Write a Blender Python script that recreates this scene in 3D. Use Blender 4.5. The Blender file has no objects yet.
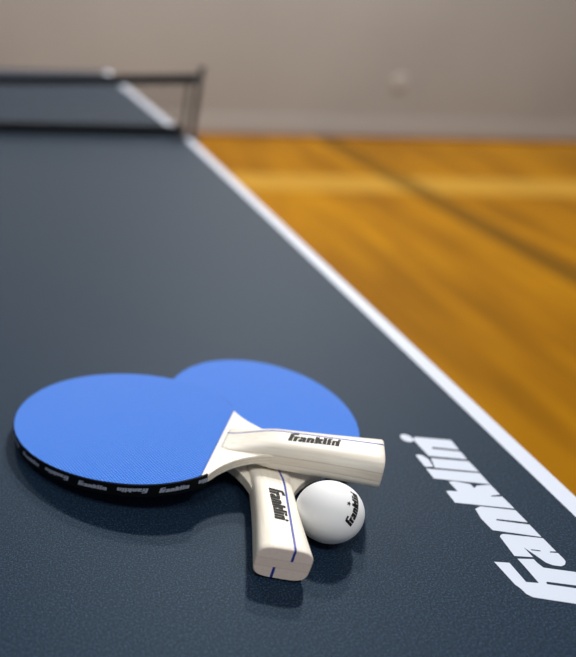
import bpy, bmesh, math, random
from mathutils import Vector, Matrix

S = bpy.context.scene
COL = S.collection
TZ = 0.76                      # height of the playing surface above the floor
random.seed(4)

# ------------------------------------------------------------------ helpers
def lin(r, g, b):
    def f(c):
        c /= 255.0
        return c / 12.92 if c <= 0.04045 else ((c + 0.055) / 1.055) ** 2.4
    return (f(r), f(g), f(b), 1.0)

class Mat:
    """small wrapper around a node material"""
    def __init__(self, name, color=(0.8, 0.8, 0.8, 1), rough=0.5, spec=0.5, metal=0.0):
        self.m = bpy.data.materials.new(name)
        self.m.use_nodes = True
        self.nt = self.m.node_tree
        self.b = self.nt.nodes['Principled BSDF']
        self.b.inputs['Base Color'].default_value = color
        self.b.inputs['Roughness'].default_value = rough
        self.b.inputs['Specular IOR Level'].default_value = spec
        self.b.inputs['Metallic'].default_value = metal
    def n(self, kind, **kw):
        nd = self.nt.nodes.new(kind)
        for k, v in kw.items():
            setattr(nd, k, v)
        return nd
    def link(self, a, b):
        self.nt.links.new(a, b)
    def coord(self, scale=(1, 1, 1)):
        tc = self.n('ShaderNodeTexCoord')
        mp = self.n('ShaderNodeMapping')
        mp.inputs['Scale'].default_value = scale
        self.link(tc.outputs['Object'], mp.inputs['Vector'])
        return mp.outputs['Vector']
    def xyz(self):
        tc = self.n('ShaderNodeTexCoord')
        sp = self.n('ShaderNodeSeparateXYZ')
        self.link(tc.outputs['Object'], sp.inputs[0])
        return sp.outputs
    def math(self, op, a, b=None, c=None, clamp=False):
        nd = self.n('ShaderNodeMath', operation=op, use_clamp=clamp)
        for i, v in enumerate((a, b, c)):
            if v is None:
                continue
            if isinstance(v, (int, float)):
                nd.inputs[i].default_value = v
            else:
                self.link(v, nd.inputs[i])
        return nd.outputs[0]
    def noise(self, vec, scale, detail=3, rough=0.5):
        nd = self.n('ShaderNodeTexNoise')
        nd.inputs['Scale'].default_value = scale
        nd.inputs['Detail'].default_value = detail
        nd.inputs['Roughness'].default_value = rough
        self.link(vec, nd.inputs['Vector'])
        return nd.outputs['Fac']
    def ramp(self, fac, stops):
        nd = self.n('ShaderNodeValToRGB')
        els = nd.color_ramp.elements
        while len(els) < len(stops):
            els.new(0.5)
        for e, (p, c) in zip(els, stops):
            e.position = p
            e.color = c
        self.link(fac, nd.inputs['Fac'])
        return nd.outputs['Color']
    def mix(self, fac, a, b):
        nd = self.n('ShaderNodeMix', data_type='RGBA')
        for sock, v in ((nd.inputs['Factor'], fac), (nd.inputs['A'], a), (nd.inputs['B'], b)):
            pass
        ins = [nd.inputs[0], nd.inputs[6], nd.inputs[7]]
        for sock, v in zip(ins, (fac, a, b)):
            if isinstance(v, (int, float, tuple)):
                sock.default_value = v
            else:
                self.link(v, sock)
        return nd.outputs[2]
    def color(self, sock):
        self.link(sock, self.b.inputs['Base Color'])
    def bump(self, height, strength=0.3, dist=0.001):
        nd = self.n('ShaderNodeBump')
        nd.inputs['Strength'].default_value = strength
        nd.inputs['Distance'].default_value = dist
        self.link(height, nd.inputs['Height'])
        self.link(nd.outputs['Normal'], self.b.inputs['Normal'])

def link_mesh(name, bm, mats, parent=None, smooth=False):
    me = bpy.data.meshes.new(name)
    bmesh.ops.recalc_face_normals(bm, faces=bm.faces[:])
    bm.to_mesh(me)
    bm.free()
    for m in (mats if isinstance(mats, (list, tuple)) else [mats]):
        me.materials.append(m.m)
    if smooth:
        for p in me.polygons:
            p.use_smooth = True
    o = bpy.data.objects.new(name, me)
    COL.objects.link(o)
    if parent:
        o.parent = parent
    return o

def empty(name, loc=(0, 0, 0)):
    o = bpy.data.objects.new(name, None)
    o.empty_display_size = 0.05
    o.location = loc
    COL.objects.link(o)
    return o

def tag(o, label, cat, group=None):
    o['label'] = label
    o['category'] = cat
    if group:
        o['group'] = group
    return o

def box(bm, x0, x1, y0, y1, z0, z1, mi=0, bev=0.0):
    t = bmesh.new()
    r = bmesh.ops.create_cube(t, size=1.0)
    for v in t.verts:
        v.co = Vector(((x0 + x1) / 2 + v.co.x * (x1 - x0), (y0 + y1) / 2 + v.co.y * (y1 - y0), (z0 + z1) / 2 + v.co.z * (z1 - z0)))
    if bev > 0:
        bmesh.ops.bevel(t, geom=t.edges[:], offset=bev, segments=2, affect='EDGES', profile=0.6)
    merge(bm, t, mi)

def merge(bm, t, mi=0):
    vm = {v: bm.verts.new(v.co) for v in t.verts}
    for f in t.faces:
        try:
            nf = bm.faces.new([vm[v] for v in f.verts])
            nf.material_index = mi
            nf.smooth = f.smooth
        except ValueError:
            pass
    t.free()

def cyl(bm, p0, p1, r, seg=20, mi=0):
    p0, p1 = Vector(p0), Vector(p1)
    d = p1 - p0
    q = d.to_track_quat('Z', 'Y').to_matrix()
    rings = []
    for p in (p0, p1):
        rings.append([bm.verts.new(p + q @ Vector((r * math.cos(2 * math.pi * i / seg), r * math.sin(2 * math.pi * i / seg), 0))) for i in range(seg)])
    for i in range(seg):
        f = bm.faces.new([rings[0][i], rings[0][(i + 1) % seg], rings[1][(i + 1) % seg], rings[1][i]])
        f.material_index = mi
        f.smooth = True
    for rg in rings:
        bm.faces.new(rg).material_index = mi

def slab(outline, z0, z1):
    """solid plate from a closed 2D outline"""
    bm = bmesh.new()
    lo = [bm.verts.new((x, y, z0)) for x, y in outline]
    hi = [bm.verts.new((x, y, z1)) for x, y in outline]
    n = len(outline)
    bm.faces.new(lo)
    bm.faces.new(hi)
    for i in range(n):
        bm.faces.new([lo[i], lo[(i + 1) % n], hi[(i + 1) % n], hi[i]])
    return bm

# ------------------------------------------------------------------ the italic wordmark (millimetres, baseline at y = 0)
RAW = {
 'n2': [ (254.7,79.8), (250.7,53.5), (238.3,54.3), (241.6,73.3), (239.4,74.5), (235.9,54.5), (226.3,54.9), (230.3,81.9), (251.3,83.1)],
 'dot': [ (230.5,91.6), (231.7,89.7), (231.2,86.6), (226.2,84.2), (217.2,85.5), (216.9,91.6)],
 'i': [ (227.6,81.7), (223.9,55.2), (211.5,54.7), (216.0,84.9)],
 'l': [ (214.8,92.1), (209.9,55.1), (197.4,55.2), (203.5,92.3)],
 'k': [ (189.3,91.2), (189.9,89.0), (189.4,83.0), (200.0,83.6), (200.6,78.9), (197.4,69.6), (193.0,69.0), (195.8,65.5), (196.9,55.2), (186.3,54.9), (185.0,62.2), (184.1,62.2), (184.1,54.7), (171.7,54.0), (177.4,91.6)],
 'n1': [ (171.1,81.3), (173.8,76.1), (170.1,54.3), (158.1,53.8), (161.3,72.7), (159.9,73.7), (156.0,54.0), (144.5,53.7), (150.6,82.0), (161.5,83.0)],
 'a': [ (144.6,80.8), (146.3,79.2), (147.1,76.8), (143.4,53.5), (131.6,53.0), (131.7,56.9), (130.7,57.6), (130.3,52.8), (125.0,52.5), (123.0,53.0), (120.4,55.3), (119.1,58.5), (120.0,63.1), (122.1,66.0), (128.2,68.4), (135.0,71.4), (126.6,71.0), (127.6,82.2)],
 'F': [ (122.6,98.1), (121.8,89.0), (106.3,88.7), (105.6,81.5), (118.6,81.5), (125.3,81.8), (125.0,71.8), (121.4,71.5), (117.9,70.3), (114.5,52.9), (102.5,53.1), (106.6,75.7), (105.9,76.9), (104.7,77.0), (99.8,53.0), (86.3,52.9), (89.9,69.8), (94.7,92.1), (97.2,94.6), (101.1,95.2), (104.3,96.7)],
 'reg': [(253.0+5.2*math.cos(a*math.pi/6), 87.2+4.6*math.sin(a*math.pi/6)) for a in range(12)],
}
A_HOLE = [ (133.5,68.0), (132.5,62.5), (131.6,62.9), (132.6,68.2)]
WORD = {k: [(x - 87.0, y - 53.0) for x, y in v] for k, v in RAW.items()}
HOLE = [(x - 87.0, y - 53.0) for x, y in A_HOLE]
WORD_LEN = 166.0

def wordmark(bm, fn, hole=True, skip=(), cuts=0):
    """fills every letter as flat faces and maps (x, y) in mm through fn to a 3D point"""
    for k, pts in WORD.items():
        if k in skip:
            continue
        t = bmesh.new()
        loops = [pts] + ([HOLE] if (k == 'a' and hole) else [])
        for lp in loops:
            vs = [t.verts.new((x, y, 0)) for x, y in lp]
            for i in range(len(vs)):
                t.edges.new((vs[i], vs[(i + 1) % len(vs)]))
        bmesh.ops.triangle_fill(t, use_beauty=True, use_dissolve=False, edges=t.edges[:])
        if cuts:
            for x in range(0, 180, cuts):
                g = t.verts[:] + t.edges[:] + t.faces[:]
                bmesh.ops.bisect_plane(t, geom=g, plane_co=(x, 0, 0), plane_no=(1, 0, 0))
            bmesh.ops.triangulate(t, faces=t.faces[:])
        for v in t.verts:
            v.co = fn(v.co.x, v.co.y)
        merge(bm, t)

# ------------------------------------------------------------------ materials
# playing surface: dark blue grey, fine grain
m_table = Mat('table_paint', rough=0.54, spec=0.2)
m_table.b.inputs['Specular Tint'].default_value = (0.6, 0.84, 1.0, 1)
v = m_table.coord()
fine = m_table.noise(v, 900, 2, 0.6)
mid = m_table.noise(v, 30, 4, 0.6)
m_table.color(m_table.mix(m_table.math('MULTIPLY', mid, 0.35),
    m_table.ramp(fine, [(0.40, lin(9, 20, 34)), (0.53, lin(20, 36, 54)), (0.66, lin(48, 69, 93))]), lin(19, 35, 52)))
m_table.bump(m_table.noise(v, 700, 3, 0.6), 0.35, 0.0006)
m_line = Mat('white_line_paint', lin(205, 212, 226), 0.45)
m_print = Mat('white_print', lin(199, 207, 222), 0.45)
m_steel = Mat('black_steel', lin(28, 30, 34), 0.45)
m_board = Mat('table_edge', lin(22, 25, 30), 0.6)
m_rubberfoot = Mat('foot_rubber', lin(20, 20, 21), 0.8)

m_cord = Mat('net_cord', lin(32, 34, 40), 0.8)
m_tape = Mat('net_tape', lin(9, 15, 21), 0.75)
m_hem = Mat('net_hem', lin(27, 31, 37), 0.75)
m_post = Mat('net_post', lin(52, 44, 42), 0.5)

# blue pimpled rubber
m_blue = Mat('blue_rubber', rough=0.42, spec=0.45)
x, y, z = m_blue.xyz()
P = 2 * math.pi / 0.0026
s1 = m_blue.math('SINE', m_blue.math('MULTIPLY', x, P))
s2 = m_blue.math('SINE', m_blue.math('MULTIPLY', y, P))
pip = m_blue.math('MULTIPLY_ADD', m_blue.math('MULTIPLY', s1, s2), 0.5, 0.5)
blotch = m_blue.noise(m_blue.coord(), 22, 3)
base = m_blue.mix(m_blue.math('MULTIPLY', blotch, 0.4), lin(40, 126, 230), lin(50, 133, 233))
m_blue.color(m_blue.mix(m_blue.ramp(pip, [(0.35, (0, 0, 0, 1)), (0.8, (1, 1, 1, 1))]), m_blue.mix(0.32, lin(24, 90, 194), base), base))
m_blue.bump(pip, 0.8, 0.0006)

# light blade plywood
def wood_mat(name, stripe):
    w = Mat(name, rough=0.42, spec=0.4)
    g = w.noise(w.coord((6, 160, 160)), 3.0, 4, 0.6)
    col = w.ramp(g, [(0.3, lin(226, 217, 200)), (0.5, lin(238, 231, 217)), (0.75, lin(243, 238, 227))])
    x, y, z = w.xyz()
    za = w.math('ABSOLUTE', z)
    # ply seams either side of the core
    seam = w.math('LESS_THAN', w.math('ABSOLUTE', w.math('SUBTRACT', za, 0.0031 if stripe else 0.0012)), 0.0004)
    core = w.math('LESS_THAN', za, 0.0026 if stripe else 0.0009)
    col = w.mix(w.math('MULTIPLY', w.math('MULTIPLY', seam, w.math('MAXIMUM', w.math('GREATER_THAN', w.math('ABSOLUTE', y), 0.0108 if stripe else -1.0), w.math('GREATER_THAN', x, 0.1684))), 0.35), col, lin(150, 124, 98))
    col = w.mix(w.math('MULTIPLY', core, 0.35), col, lin(214, 200, 178))
    if stripe:
        up = w.math('MULTIPLY', w.math('LESS_THAN', w.math('ABSOLUTE', w.math('SUBTRACT', w.math('MULTIPLY_ADD', x, 0.024, y), 0.0083)), 0.0007), w.math('GREATER_THAN', z, 0.0030))
        dn = w.math('MULTIPLY', w.math('LESS_THAN', w.math('ABSOLUTE', w.math('ADD', y, 0.0040)), 0.0008), w.math('LESS_THAN', z, -0.0030))
        s = w.math('MAXIMUM', up, dn)
        col = w.mix(s, col, lin(36, 52, 148))
        # end grain is pinker than the long grain
        endg = w.math('GREATER_THAN', x, 0.1688 - 0.0005)
        col = w.mix(w.math('MULTIPLY', w.math('MULTIPLY', endg, w.math('SUBTRACT', 1.0, s)), 0.5), col, lin(234, 206, 196))
    w.color(col)
    w.bump(g, 0.08, 0.0004)
    return w
m_handle = wood_mat('handle_wood', True)
m_ply = wood_mat('blade_wood', False)
m_ink = Mat('black_ink', lin(15, 12, 11), 0.6, 0.25)
m_edge = Mat('black_edge_tape', lin(5, 6, 10), 0.55, 0.2)
m_edgeprint = Mat('edge_tape_print', lin(160, 168, 186), 0.5)
m_ball = Mat('ball_plastic', lin(240, 241, 241), 0.55, 0.3)
m_ball.b.inputs['Subsurface Weight'].default_value = 0.15
m_ball.b.inputs['Subsurface Radius'].default_value = (0.004, 0.004, 0.004)
m_ball.b.inputs['Subsurface Scale'].default_value = 0.5

# gym floor: varnished golden maple strips running along the table
m_floor = Mat('varnished_floor', rough=0.42, spec=0.07)
x, y, z = m_floor.xyz()
vec = m_floor.coord((1, 0.09, 1))
streak = m_floor.noise(vec, 9, 5, 0.6)
patch = m_floor.noise(m_floor.coord((1, 0.35, 1)), 1.7, 3, 0.55)
fine = m_floor.noise(m_floor.coord((1, 0.03, 1)), 60, 3, 0.5)
f = m_floor.math('ADD', m_floor.math('MULTIPLY', streak, 0.55), m_floor.math('ADD', m_floor.math('MULTIPLY', patch, 0.4), m_floor.math('MULTIPLY', fine, 0.15)))
wood = m_floor.ramp(f, [(0.36, lin(92, 58, 0)), (0.54, lin(134, 88, 0)), (0.72, lin(164, 114, 1))])
pl = m_floor.math('FRACT', m_floor.math('MULTIPLY', x, 1 / 0.057))
gap = m_floor.math('LESS_THAN', pl, 0.03)
wood = m_floor.mix(m_floor.math('MULTIPLY', gap, 0.5), wood, lin(96, 58, 10))
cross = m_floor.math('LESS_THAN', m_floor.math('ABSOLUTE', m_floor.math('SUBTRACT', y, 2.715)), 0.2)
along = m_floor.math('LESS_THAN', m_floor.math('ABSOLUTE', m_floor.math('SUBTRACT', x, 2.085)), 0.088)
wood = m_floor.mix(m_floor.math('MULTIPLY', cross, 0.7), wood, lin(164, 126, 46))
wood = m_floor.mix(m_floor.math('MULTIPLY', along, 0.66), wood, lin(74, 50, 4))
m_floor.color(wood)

m_wall = Mat('wall_paint', rough=0.7, spec=0.25)
wn = m_wall.noise(m_wall.coord(), 1.2, 3)
m_wall.color(m_wall.ramp(wn, [(0.3, lin(156, 152, 148)), (0.7, lin(162, 158, 154))]))
m_wall.bump(m_wall.noise(m_wall.coord(), 120, 3), 0.1, 0.001)
m_basebd = Mat('vinyl_base', lin(168, 166, 164), 0.5)
m_shoe = Mat('shoe_moulding', lin(120, 78, 48), 0.5)
m_plate = Mat('pale_plate', lin(172, 168, 164), 0.6)

# ------------------------------------------------------------------ the setting
def struct(name, bm, mats):
    o = link_mesh(name, bm, mats)
    o['kind'] = 'structure'
    return o
WY = 4.1638
bm = bmesh.new(); box(bm, -6, 8, -5, WY + 0.1, -0.1, 0); struct('floor', bm, m_floor)
bm = bmesh.new(); box(bm, -6, 8, WY, WY + 0.1, 0, 4.5); struct('wall_back', bm, m_wall)
bm = bmesh.new(); box(bm, -6, 8, WY - 0.008, WY, 0, 0.15, bev=0.002); struct('baseboard_back', bm, m_basebd)
bm = bmesh.new(); box(bm, -6, 8, WY - 0.026, WY - 0.008, 0, 0.02, bev=0.004); struct('trim_1', bm, m_shoe)

# round cover plate low on the wall
root = empty('wall_plate', (2.581, WY, 0.4076))
bm = bmesh.new()
prof = [(0.056, 0.0), (0.056, -0.004), (0.052, -0.008), (0.0, -0.0085)]
N = 40
rings = []
for r, d in prof[:-1]:
    rings.append([bm.verts.new((r * math.cos(2 * math.pi * i / N), d, r * math.sin(2 * math.pi * i / N))) for i in range(N)])
for a, b in zip(rings, rings[1:]):
    for i in range(N):
        bm.faces.new([a[i], a[(i + 1) % N], b[(i + 1) % N], b[i]])
bm.faces.new(rings[0]); bm.faces.new(rings[-1])
link_mesh('cover', bm, m_plate, root)
for zz in (-0.024, 0.024):
    bm = bmesh.new()
    cyl(bm, (0, -0.008, zz), (0, -0.0095, zz), 0.004, 12)
    link_mesh('screw', bm, m_basebd, root)
tag(root, 'small pale round cover plate on the beige wall above the baseboard', 'wall plate')

# ------------------------------------------------------------------ the table
table = empty('table_tennis_table', (-0.7625, 0, 0))
tag(table, 'dark blue-grey table tennis table with white boundary lines and large printed lettering', 'table')
W = 1.5206
def table_half(y0, y1, endlow):
    """one half of the top, built in table coordinates (x from -W/2 to W/2)"""
    bm = bmesh.new()
    lw = 0.0148 if endlow else 0.020
    xs = [-W / 2, -W / 2 + lw, -0.0015, 0.0015, W / 2 - lw, W / 2]
    ys = [y0, y0 + lw, y1] if endlow else [y0, y1 - lw, y1]
    skew = 0.0 if endlow else -0.034     # the far half sits a little askew
    grid = [[bm.verts.new((x + skew * y, y, TZ)) for x in xs] for y in ys]
    for j in range(len(ys) - 1):
        for i in range(len(xs) - 1):
            fc = bm.faces.new([grid[j][i], grid[j][i + 1], grid[j + 1][i + 1], grid[j + 1][i]])
            white = i in (0, 2, 4) or (endlow and j == 0)
            fc.material_index = 1 if white else 0
    # underside and rim
    th = 0.022
    lo = [bm.verts.new((x + skew * y, y, TZ - th)) for x, y in ((-W/2, y0), (W/2, y0), (W/2, y1), (-W/2, y1))]
    bm.faces.new(lo).material_index = 2
    row0, row1 = grid[0], grid[-1]
    left = [g[0] for g in grid]; right = [g[-1] for g in grid]
    for f_ in (row0 + [lo[1], lo[0]], right + [lo[2], lo[1]], list(reversed(row1)) + [lo[3], lo[2]], list(reversed(left)) + [lo[0], lo[3]]):
        bm.faces.new(f_).material_index = 2
    return link_mesh('tabletop', bm, [m_table, m_line, m_board], table)
NEAR, FAR = -1.415, 1.13
top_near = table_half(NEAR, -0.0015, True)
top_far = table_half(0.0015, FAR, False)
top_near['label'] = 'near half of the playing surface, carrying the white lettering'
top_far['label'] = 'far half of the playing surface beyond the net'
# printed word on the near half, reading away from the camera along the side line
bm = bmesh.new()
wordmark(bm, lambda x, y: Vector((0.7625 - (y + 53.0) / 1000.0, (x + 87.0) / 1000.0 - 1.4, TZ + 0.00025)))
o = link_mesh('printed_wordmark', bm, m_print, top_near)
o['label'] = 'large white italic lettering printed beside the side line'
# steel frame and legs
for a, b in ((NEAR + 0.05, -0.03), (0.03, FAR - 0.05)):
    bm = bmesh.new()
    for xx in (-W / 2 + 0.05, W / 2 - 0.07):
        box(bm, xx, xx + 0.02, a, b, TZ - 0.062, TZ - 0.022)
    for yy in (a, b - 0.02):
        box(bm, -W / 2 + 0.07, W / 2 - 0.07, yy, yy + 0.02, TZ - 0.062, TZ - 0.022)
    link_mesh('apron_frame', bm, m_steel, table)
    for yy in (a + 0.16, b - 0.16):
        for xx in (-0.55, 0.55):
            bm = bmesh.new()
            box(bm, xx - 0.02, xx + 0.02, yy - 0.02, yy + 0.02, 0.02, TZ - 0.022, bev=0.003)
            lg = link_mesh('leg', bm, m_steel, table)
            bm = bmesh.new()
            cyl(bm, (xx, yy, 0), (xx, yy, 0.022), 0.026, 20)
            link_mesh('foot', bm, m_rubberfoot, lg)
        bm = bmesh.new()
        box(bm, -0.53, 0.53, yy - 0.012, yy + 0.012, 0.18, 0.205)
        link_mesh('leg_brace', bm, m_steel, table)

# ------------------------------------------------------------------ the net
net = empty('table_tennis_net', (-0.7625, 0, TZ))
tag(net, 'dark mesh net clamped across the middle of the table on short posts', 'net')
NH = 0.121
xl, xr = -0.745, 0.745
def net_top(x):
    """the tape hangs a little lower towards the middle"""
    return NH - 0.012 * (1 - (x / 0.745) ** 2)
bm = bmesh.new()
nx = 124
for i in range(nx + 1):
    x = xl + (xr - xl) * i / nx
    box(bm, x - 0.0005, x + 0.0005, -0.0004, 0.0004, 0.014, net_top(x) - 0.008)
    if i < nx:
        x2 = xl + (xr - xl) * (i + 1) / nx
        for j in range(1, 10):
            z = 0.014 + (net_top((x + x2) / 2) - 0.028) * j / 10
            box(bm, x, x2, -0.0004, 0.0004, z - 0.0005, z + 0.0005)
link_mesh('net_mesh', bm, m_cord, net)
def strip(xa, xb, lo, hi, hy, n=60):
    bm = bmesh.new()
    rows = []
    for i in range(n + 1):
        x = xa + (xb - xa) * i / n
        z0, z1 = lo(x), hi(x)
        rows.append([bm.verts.new(p) for p in ((x, -hy, z0), (x, hy, z0), (x, hy, z1), (x, -hy, z1))])
    for p, q in zip(rows, rows[1:]):
        for k in range(4):
            bm.faces.new([p[k], p[(k + 1) % 4], q[(k + 1) % 4], q[k]])
    bm.faces.new(rows[0]); bm.faces.new(rows[-1])
    return bm
link_mesh('top_tape', strip(xl - 0.004, xr + 0.014, lambda x: net_top(x) - 0.018, net_top, 0.0022), m_hem, net)
link_mesh('bottom_tape', strip(xl - 0.004, xr + 0.004, lambda x: 0.0006, lambda x: 0.021, 0.0018, 4), m_tape, net)
for x in (xl, xr):
    bm = bmesh.new()
    box(bm, x - 0.0035, x + 0.0035, -0.0016, 0.0016, 0.018, net_top(x) - 0.018)
    link_mesh('side_tape', bm, m_tape, net)
for s in (-1, 1):
    px = s * 0.7665
    bm = bmesh.new()
    cyl(bm, (px, 0, -0.03), (px, 0, NH + 0.010), 0.0062, 20)
    cyl(bm, (px, 0, NH + 0.010), (px, 0, NH + 0.014), 0.0078, 20)
    po = link_mesh('post', bm, m_post, net)
    bm = bmesh.new()
    inn, out = s * 0.728, s * 0.775
    x0, x1 = min(inn, out), max(inn, out)
    box(bm, x0, x1, -0.02, 0.02, 0.0005, 0.004, bev=0.001)
    box(bm, x0, x1, -0.02, 0.02, -0.045, -0.040, bev=0.001)
    o0, o1 = min(s * 0.7635, s * 0.778), max(s * 0.7635, s * 0.778)
    box(bm, o0, o1, -0.02, 0.02, -0.042, 0.002, bev=0.001)
    link_mesh('clamp', bm, m_post, po)
    bm = bmesh.new()
    cyl(bm, (s * 0.742, 0, -0.0725), (s * 0.742, 0, -0.0225), 0.004, 14)
    cyl(bm, (s * 0.742, 0, -0.084), (s * 0.742, 0, -0.070), 0.014, 18)
    link_mesh('clamp_screw', bm, m_post, po)

def turn(o, a=0.0095, px=-0.08, py=-1.26):
    x, y = o.location.x - px, o.location.y - py
    o.location.x = px + x * math.cos(a) - y * math.sin(a)
    o.location.y = py + x * math.sin(a) + y * math.cos(a)
    o.rotation_euler.z = a
turn(table); turn(net)

# ------------------------------------------------------------------ the paddle (x along the handle, z out of the face)
BA, BB, K1, K2 = 0.0834, 0.0723, 0.0271, 0.0323
XC, SKEW, XE, HB = 0.0682, 0.125, 0.1688, 0.0052
def half_w(u, side=1):
    q = max(0.0, 1 - (u / BA) ** 2)
    return BB * math.sqrt(q) * (1 + K1 * u / BA + K2 * (u / BA) ** 2 + (0.035 * (u / BA) ** 2 if (side > 0 and u > 0) else 0.0))
def rim_end(sign):
    """angle at which the rim meets the skewed straight edge of the rubber"""
    best = None
    for i in range(4000):
        t = sign * math.pi * i / 4000
        u = BA * math.cos(t); vv = half_w(u, sign) * sign
        if u <= XC + SKEW * vv:
            return t
    return t
T1, T0 = rim_end(1), rim_end(-1) + 2 * math.pi
def rim(t, off=0.0):
    u = BA * math.cos(t)
    sg = 1 if math.sin(t) >= 0 else -1
    vv = half_w(u, sg) * sg
    if off:
        e = 1e-3
        a, b = rim(t - e), rim(t + e)
        d = (b - a).normalized()
        n = Vector((d.y, -d.x))
        return Vector((u, vv)) + n * off
    return Vector((u, vv))
NR = 180
def arc(off=0.0):
    return [rim(T1 + (T0 - T1) * i / NR, off) for i in range(NR + 1)]

def bez(p0, p1, p2, n):
    return [p0 * (1 - t) ** 2 + p1 * 2 * t * (1 - t) + p2 * t * t for t in [i / n for i in range(1, n + 1)]]

def build_paddle():
    root = empty('table_tennis_paddle')
    # plywood blade with its shoulders running into the handle
    a = [rim(T1 + (T0 + 0.08 - T1) * i / NR, -0.0004) for i in range(NR + 1)]
    sh1 = bez(a[-1], Vector((0.0780, -0.0190)), Vector((0.104, -0.0125)), 14)
    sh2 = list(reversed(bez(a[0], Vector((0.083, 0.0215)), Vector((0.106, 0.0122)), 14)))
    out = a + sh1 + sh2
    bm = slab(out, -0.0031, 0.0031)
    bmesh.ops.bevel(bm, geom=[e for e in bm.edges if abs(e.verts[0].co.z - e.verts[1].co.z) < 1e-6], offset=0.0006, segments=2, affect='EDGES')
    link_mesh('blade', bm, m_ply, root)
    # the two rubber sheets
    for z0, z1, lab in ((0.0031, HB, None), (-HB, -0.0031, None)):
        pts = arc(-0.0002)
        bm = slab(pts, z0, z1)
        zt = z1 if z1 > 0 else z0
        bmesh.ops.bevel(bm, geom=[e for e in bm.edges if abs(e.verts[0].co.z - zt) < 1e-6 and abs(e.verts[1].co.z - zt) < 1e-6], offset=0.0004, segments=2, affect='EDGES')
        link_mesh('rubber_sheet', bm, m_blue, root)
    # black edge tape around the rim, running a little past the rubber
    bm = bmesh.new()
    prof = [(-0.0003, -0.0050), (0.0005, -0.0047), (0.0005, 0.0047), (-0.0003, 0.0050)]
    rows = []
    ts = [T1 + 0.05 + (T0 - T1 + 0.02) * i / 220 for i in range(221)]
    for t in ts:
        rows.append([])
        for of, z in prof:
            p = rim(t, of)
            rows[-1].append(bm.verts.new((p.x, p.y, z)))
    for r0, r1 in zip(rows, rows[1:]):
        for k in range(4):
            bm.faces.new([r0[k], r0[(k + 1) % 4], r1[(k + 1) % 4], r1[k]])
    bm.faces.new(rows[0]); bm.faces.new(rows[-1])
    tape = link_mesh('edge_tape', bm, m_edge, root)
    # small lettering repeated around the tape, every other word upside down
    fine = [T1 + (T0 + 0.07 - T1) * i / 2000 for i in range(2001)]
    acc = [0.0]; pr = rim(fine[0], 0.0007)
    for t in fine[1:]:
        q = rim(t, 0.0007)
        acc.append(acc[-1] + (q - pr).length); pr = q
    L = acc[-1]
    def at(s):
        s = min(max(s, 0), L)
        lo, hi = 0, len(acc) - 1
        while hi - lo > 1:
            md = (lo + hi) // 2
            if acc[md] <= s: lo = md
            else: hi = md
        return rim(fine[lo] + (fine[hi] - fine[lo]) * (s - acc[lo]) / max(1e-9, acc[hi] - acc[lo]), 0.0007)
    bm = bmesh.new()
    wl, pitch, hgt = 0.0200, 0.0268, 0.0040
    k = 0
    s_c = L + 0.0030          # the last word runs off the end of the tape by the handle
    while s_c > wl * 0.6:
        up = (k % 2 == 1)
        def fn(x, y, s_c=s_c, up=up):
            dx = (x / WORD_LEN - 0.5) * wl
            dz = (y / 45.0 - 0.5) * hgt
            if not up:
                dx, dz = -dx, -dz
            p = at(s_c + dx)
            return Vector((p.x, p.y, 0.0004 + dz))
        wordmark(bm, fn, hole=False, skip=('reg',))
        s_c -= pitch
        k += 1
    o = link_mesh('edge_lettering', bm, m_edgeprint, tape)
    # handle: lofted rounded sections, flaring towards the butt
    def hw(u):
        k = [(0.066, 0.0170), (0.078, 0.0150), (0.090, 0.0130), (0.102, 0.0125), (0.117, 0.0127), (0.137, 0.0135), (0.155, 0.0147), (XE, 0.0157)]
        for (a, va), (b, vb) in zip(k, k[1:]):
            if u <= b:
                q = (u - a) / (b - a)
                return va + (vb - va) * q
        return k[-1][1]
    def ht(u):
        q = min(1.0, max(0.0, (u - 0.068) / 0.040))
        q = q * q * (3 - 2 * q)
        return 0.0032 + (0.0112 - 0.0032) * q + 0.0008 * max(0, (u - 0.1) / 0.069)
    NP = 64
    EXPO = 4.0
    def sect(u, sc=1.0, inset=0.0, skew=0.0):
        vs = []
        for i in range(NP):
            t = 2 * math.pi * i / NP
            cx, sx = math.cos(t), math.sin(t)
            yy = (hw(u) - inset) * math.copysign(abs(cx) ** (2 / EXPO), cx)
            zz = (ht(u) - inset) * math.copysign(abs(sx) ** (2 / EXPO), sx)
            vs.append(Vector((u + skew * yy, yy, zz)))
        return vs
    bm = bmesh.new()
    us = [0.0710 + (0.1 - 0.0710) * i / 14 for i in range(15)] + [0.1 + (XE - 0.0008 - 0.1) * i / 20 for i in range(1, 21)]
    rows = [[bm.verts.new(p) for p in sect(u, skew=SKEW * max(0, 1 - (u - 0.0710) / 0.02))] for u in us]
    rows.append([bm.verts.new(p) for p in sect(XE, inset=0.0007)])
    for r0, r1 in zip(rows, rows[1:]):
        for i in range(NP):
            fc = bm.faces.new([r0[i], r0[(i + 1) % NP], r1[(i + 1) % NP], r1[i]])
            fc.smooth = True
    bm.faces.new(rows[0]); bm.faces.new(rows[-1])
    handle = link_mesh('handle', bm, m_handle, root)
    handle['label'] = 'pale wooden flared handle with a thin blue inlaid stripe'
    bm = bmesh.new()
    sc = 0.188
    def fn(x, y):
        u = 0.1112 + x * sc / 1000
        vv = -0.0049 + y * sc * 1.12 / 1000 + 0.012 * (u - 0.112)
        zz = ht(u) * (1 - min(0.999, abs(vv) / hw(u)) ** EXPO) ** (1 / EXPO) + 0.00018
        return Vector((u, vv, zz))
    wordmark(bm, fn, cuts=8)
    link_mesh('printed_wordmark', bm, m_ink, handle)
    return root

def copy_tree(o, parent=None):
    c = o.copy()
    COL.objects.link(c)
    if parent:
        c.parent = parent
    for ch in [q for q in o.children]:
        copy_tree(ch, c)
    return c

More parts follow.
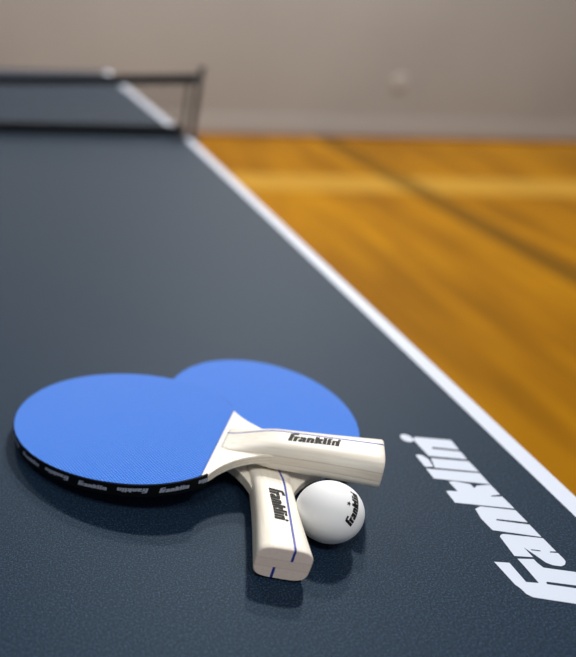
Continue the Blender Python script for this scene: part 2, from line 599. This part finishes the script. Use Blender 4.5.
def pose(o, loc, yaw, tilt, roll):
    ex = Vector((math.cos(yaw) * math.cos(tilt), math.sin(yaw) * math.cos(tilt), math.sin(tilt)))
    ey0 = Vector((-math.sin(yaw), math.cos(yaw), 0)); ez0 = ex.cross(ey0)
    ey = ey0 * math.cos(roll) + ez0 * math.sin(roll); ez = ex.cross(ey)
    m = Matrix((ex, ey, ez)).transposed().to_4x4()
    m.translation = Vector((loc[0], loc[1], loc[2] + TZ))
    o.matrix_world = m
    o.matrix_basis = m

paddle = build_paddle()
under = copy_tree(paddle)
pose(paddle, (-0.3118, -1.1630, 0.0171), -0.3785, 0.1035, 0.0120)
pose(under, (-0.2018, -1.1294, 0.0086), -1.7828, 0.0260, -0.0040)
tag(paddle, 'blue table tennis paddle lying on top, its pale handle crossing over the other handle', 'paddle', 'crossed blue paddles')
tag(under, 'blue table tennis paddle lying underneath, its handle pointing toward the camera', 'paddle', 'crossed blue paddles')

# ------------------------------------------------------------------ the ball
BR = 0.0197
ball = None
bm = bmesh.new()
bmesh.ops.create_uvsphere(bm, u_segments=64, v_segments=40, radius=BR)
ball = link_mesh('table_tennis_ball', bm, m_ball, None, smooth=True)
BC = Vector((-0.1972, -1.2559, BR))
ball.location = (BC.x, BC.y, TZ + BR)
tag(ball, 'white table tennis ball resting on the table beside the crossed handles', 'ball')
nb = Vector((0.205, -0.9497, 0.2666)).normalized(); nt = Vector((0.505, -0.5386, 0.7153)).normalized(); ns = Vector((0.150, -0.535, 0.825)).normalized()
ex = (nt - nb * nt.dot(nb)).normalized()
ey = nb.cross(ex)
bm = bmesh.new()
sc = 0.132
def fn(x, y):
    th = (x * sc / 1000) / BR; ph = (y * sc / 1000) / BR
    return (nb * math.cos(th) + ex * math.sin(th)) * math.cos(ph) * (BR + 0.00012) + ey * math.sin(ph) * (BR + 0.00012)
wordmark(bm, fn, cuts=8)
t = bmesh.new()
sx = (nt - ns * nt.dot(ns)).normalized(); sy = ns.cross(sx)
vs = []
for i in range(10):
    r = 0.0016 if i % 2 == 0 else 0.0007
    a = math.pi * i / 5
    vs.append(t.verts.new((ns + (sx * math.cos(a) + sy * math.sin(a)) * (r / BR)).normalized() * (BR + 0.00012)))
cv = t.verts.new(ns * (BR + 0.00012))
for i in range(10):
    t.faces.new([cv, vs[i], vs[(i + 1) % 10]])
merge(bm, t)
o = link_mesh('printed_wordmark', bm, m_ink, ball)
o['label'] = 'black lettering and star printed on the ball'

# ------------------------------------------------------------------ light: high gym lamps and the soft light of the hall
def lamp(name, loc, watts, size, target, col=(1.0, 0.98, 0.96)):
    d = bpy.data.lights.new(name, 'AREA')
    d.shape = 'DISK'; d.size = size; d.energy = watts; d.color = col
    o = bpy.data.objects.new(name, d)
    o.location = loc
    o.rotation_euler = (Vector(target) - Vector(loc)).to_track_quat('-Z', 'Y').to_euler()
    COL.objects.link(o)
    return o
lamp('hall_lamp', (1.46, 2.46, 5.36), 265, 0.4, (1.46, 2.46, 0))
lamp('hall_lamp', (1.80, 3.36, 4.76), 135, 0.35, (1.80, 3.36, 0))
lamp('hall_lamp', (-0.9, 3.1, 4.4), 62, 0.4, (-0.9, 3.1, 0))
lamp('hall_lamp', (-1.6, -2.9, 5.36), 75, 0.9, (-1.6, -2.9, 0))
lamp('hall_lamp', (0.9, -3.1, 5.36), 75, 0.9, (0.9, -3.1, 0))
w = bpy.data.worlds.new('hall'); S.world = w
w.use_nodes = True
bg = w.node_tree.nodes['Background']
bg.inputs['Color'].default_value = (0.93, 0.97, 1.05, 1)
bg.inputs['Strength'].default_value = 0.19

# ------------------------------------------------------------------ camera (an off-centre crop of a level frame, hence the lens shift)
F_PX = 655.6739
cam = bpy.data.cameras.new('camera')
cam.sensor_fit = 'HORIZONTAL'
cam.sensor_width = 36.0
cam.lens = F_PX / 576 * 36.0
cam.shift_x = 266.6826 / 576
cam.shift_y = 102.7633 / 576
cam.clip_start = 0.01
cam.dof.use_dof = True
cam.dof.focus_distance = 0.402
cam.dof.aperture_fstop = 3.75
co = bpy.data.objects.new('camera', cam)
COL.objects.link(co)
pi_, ya, ro = 0.6117, 0.0179, 0.0257
fwd = Vector((math.sin(ya), math.cos(ya), 0)); right = Vector((math.cos(ya), -math.sin(ya), 0))
f3 = fwd * math.cos(pi_) + Vector((0, 0, -math.sin(pi_))); up = Vector((0, 0, math.cos(pi_))) + fwd * math.sin(pi_)
r2 = right * math.cos(ro) + up * math.sin(ro); u2 = up * math.cos(ro) - right * math.sin(ro)
m = Matrix((r2, u2, -f3)).transposed().to_4x4()
m.translation = Vector((-0.3954, -1.5603, 0.2910 + TZ))
co.matrix_world = m
S.camera = co

S.view_settings.view_transform = 'Standard'
S.view_settings.look = 'None'
S.view_settings.exposure = 0.0
S.view_settings.gamma = 1.0
S.view_settings.use_curve_mapping = False
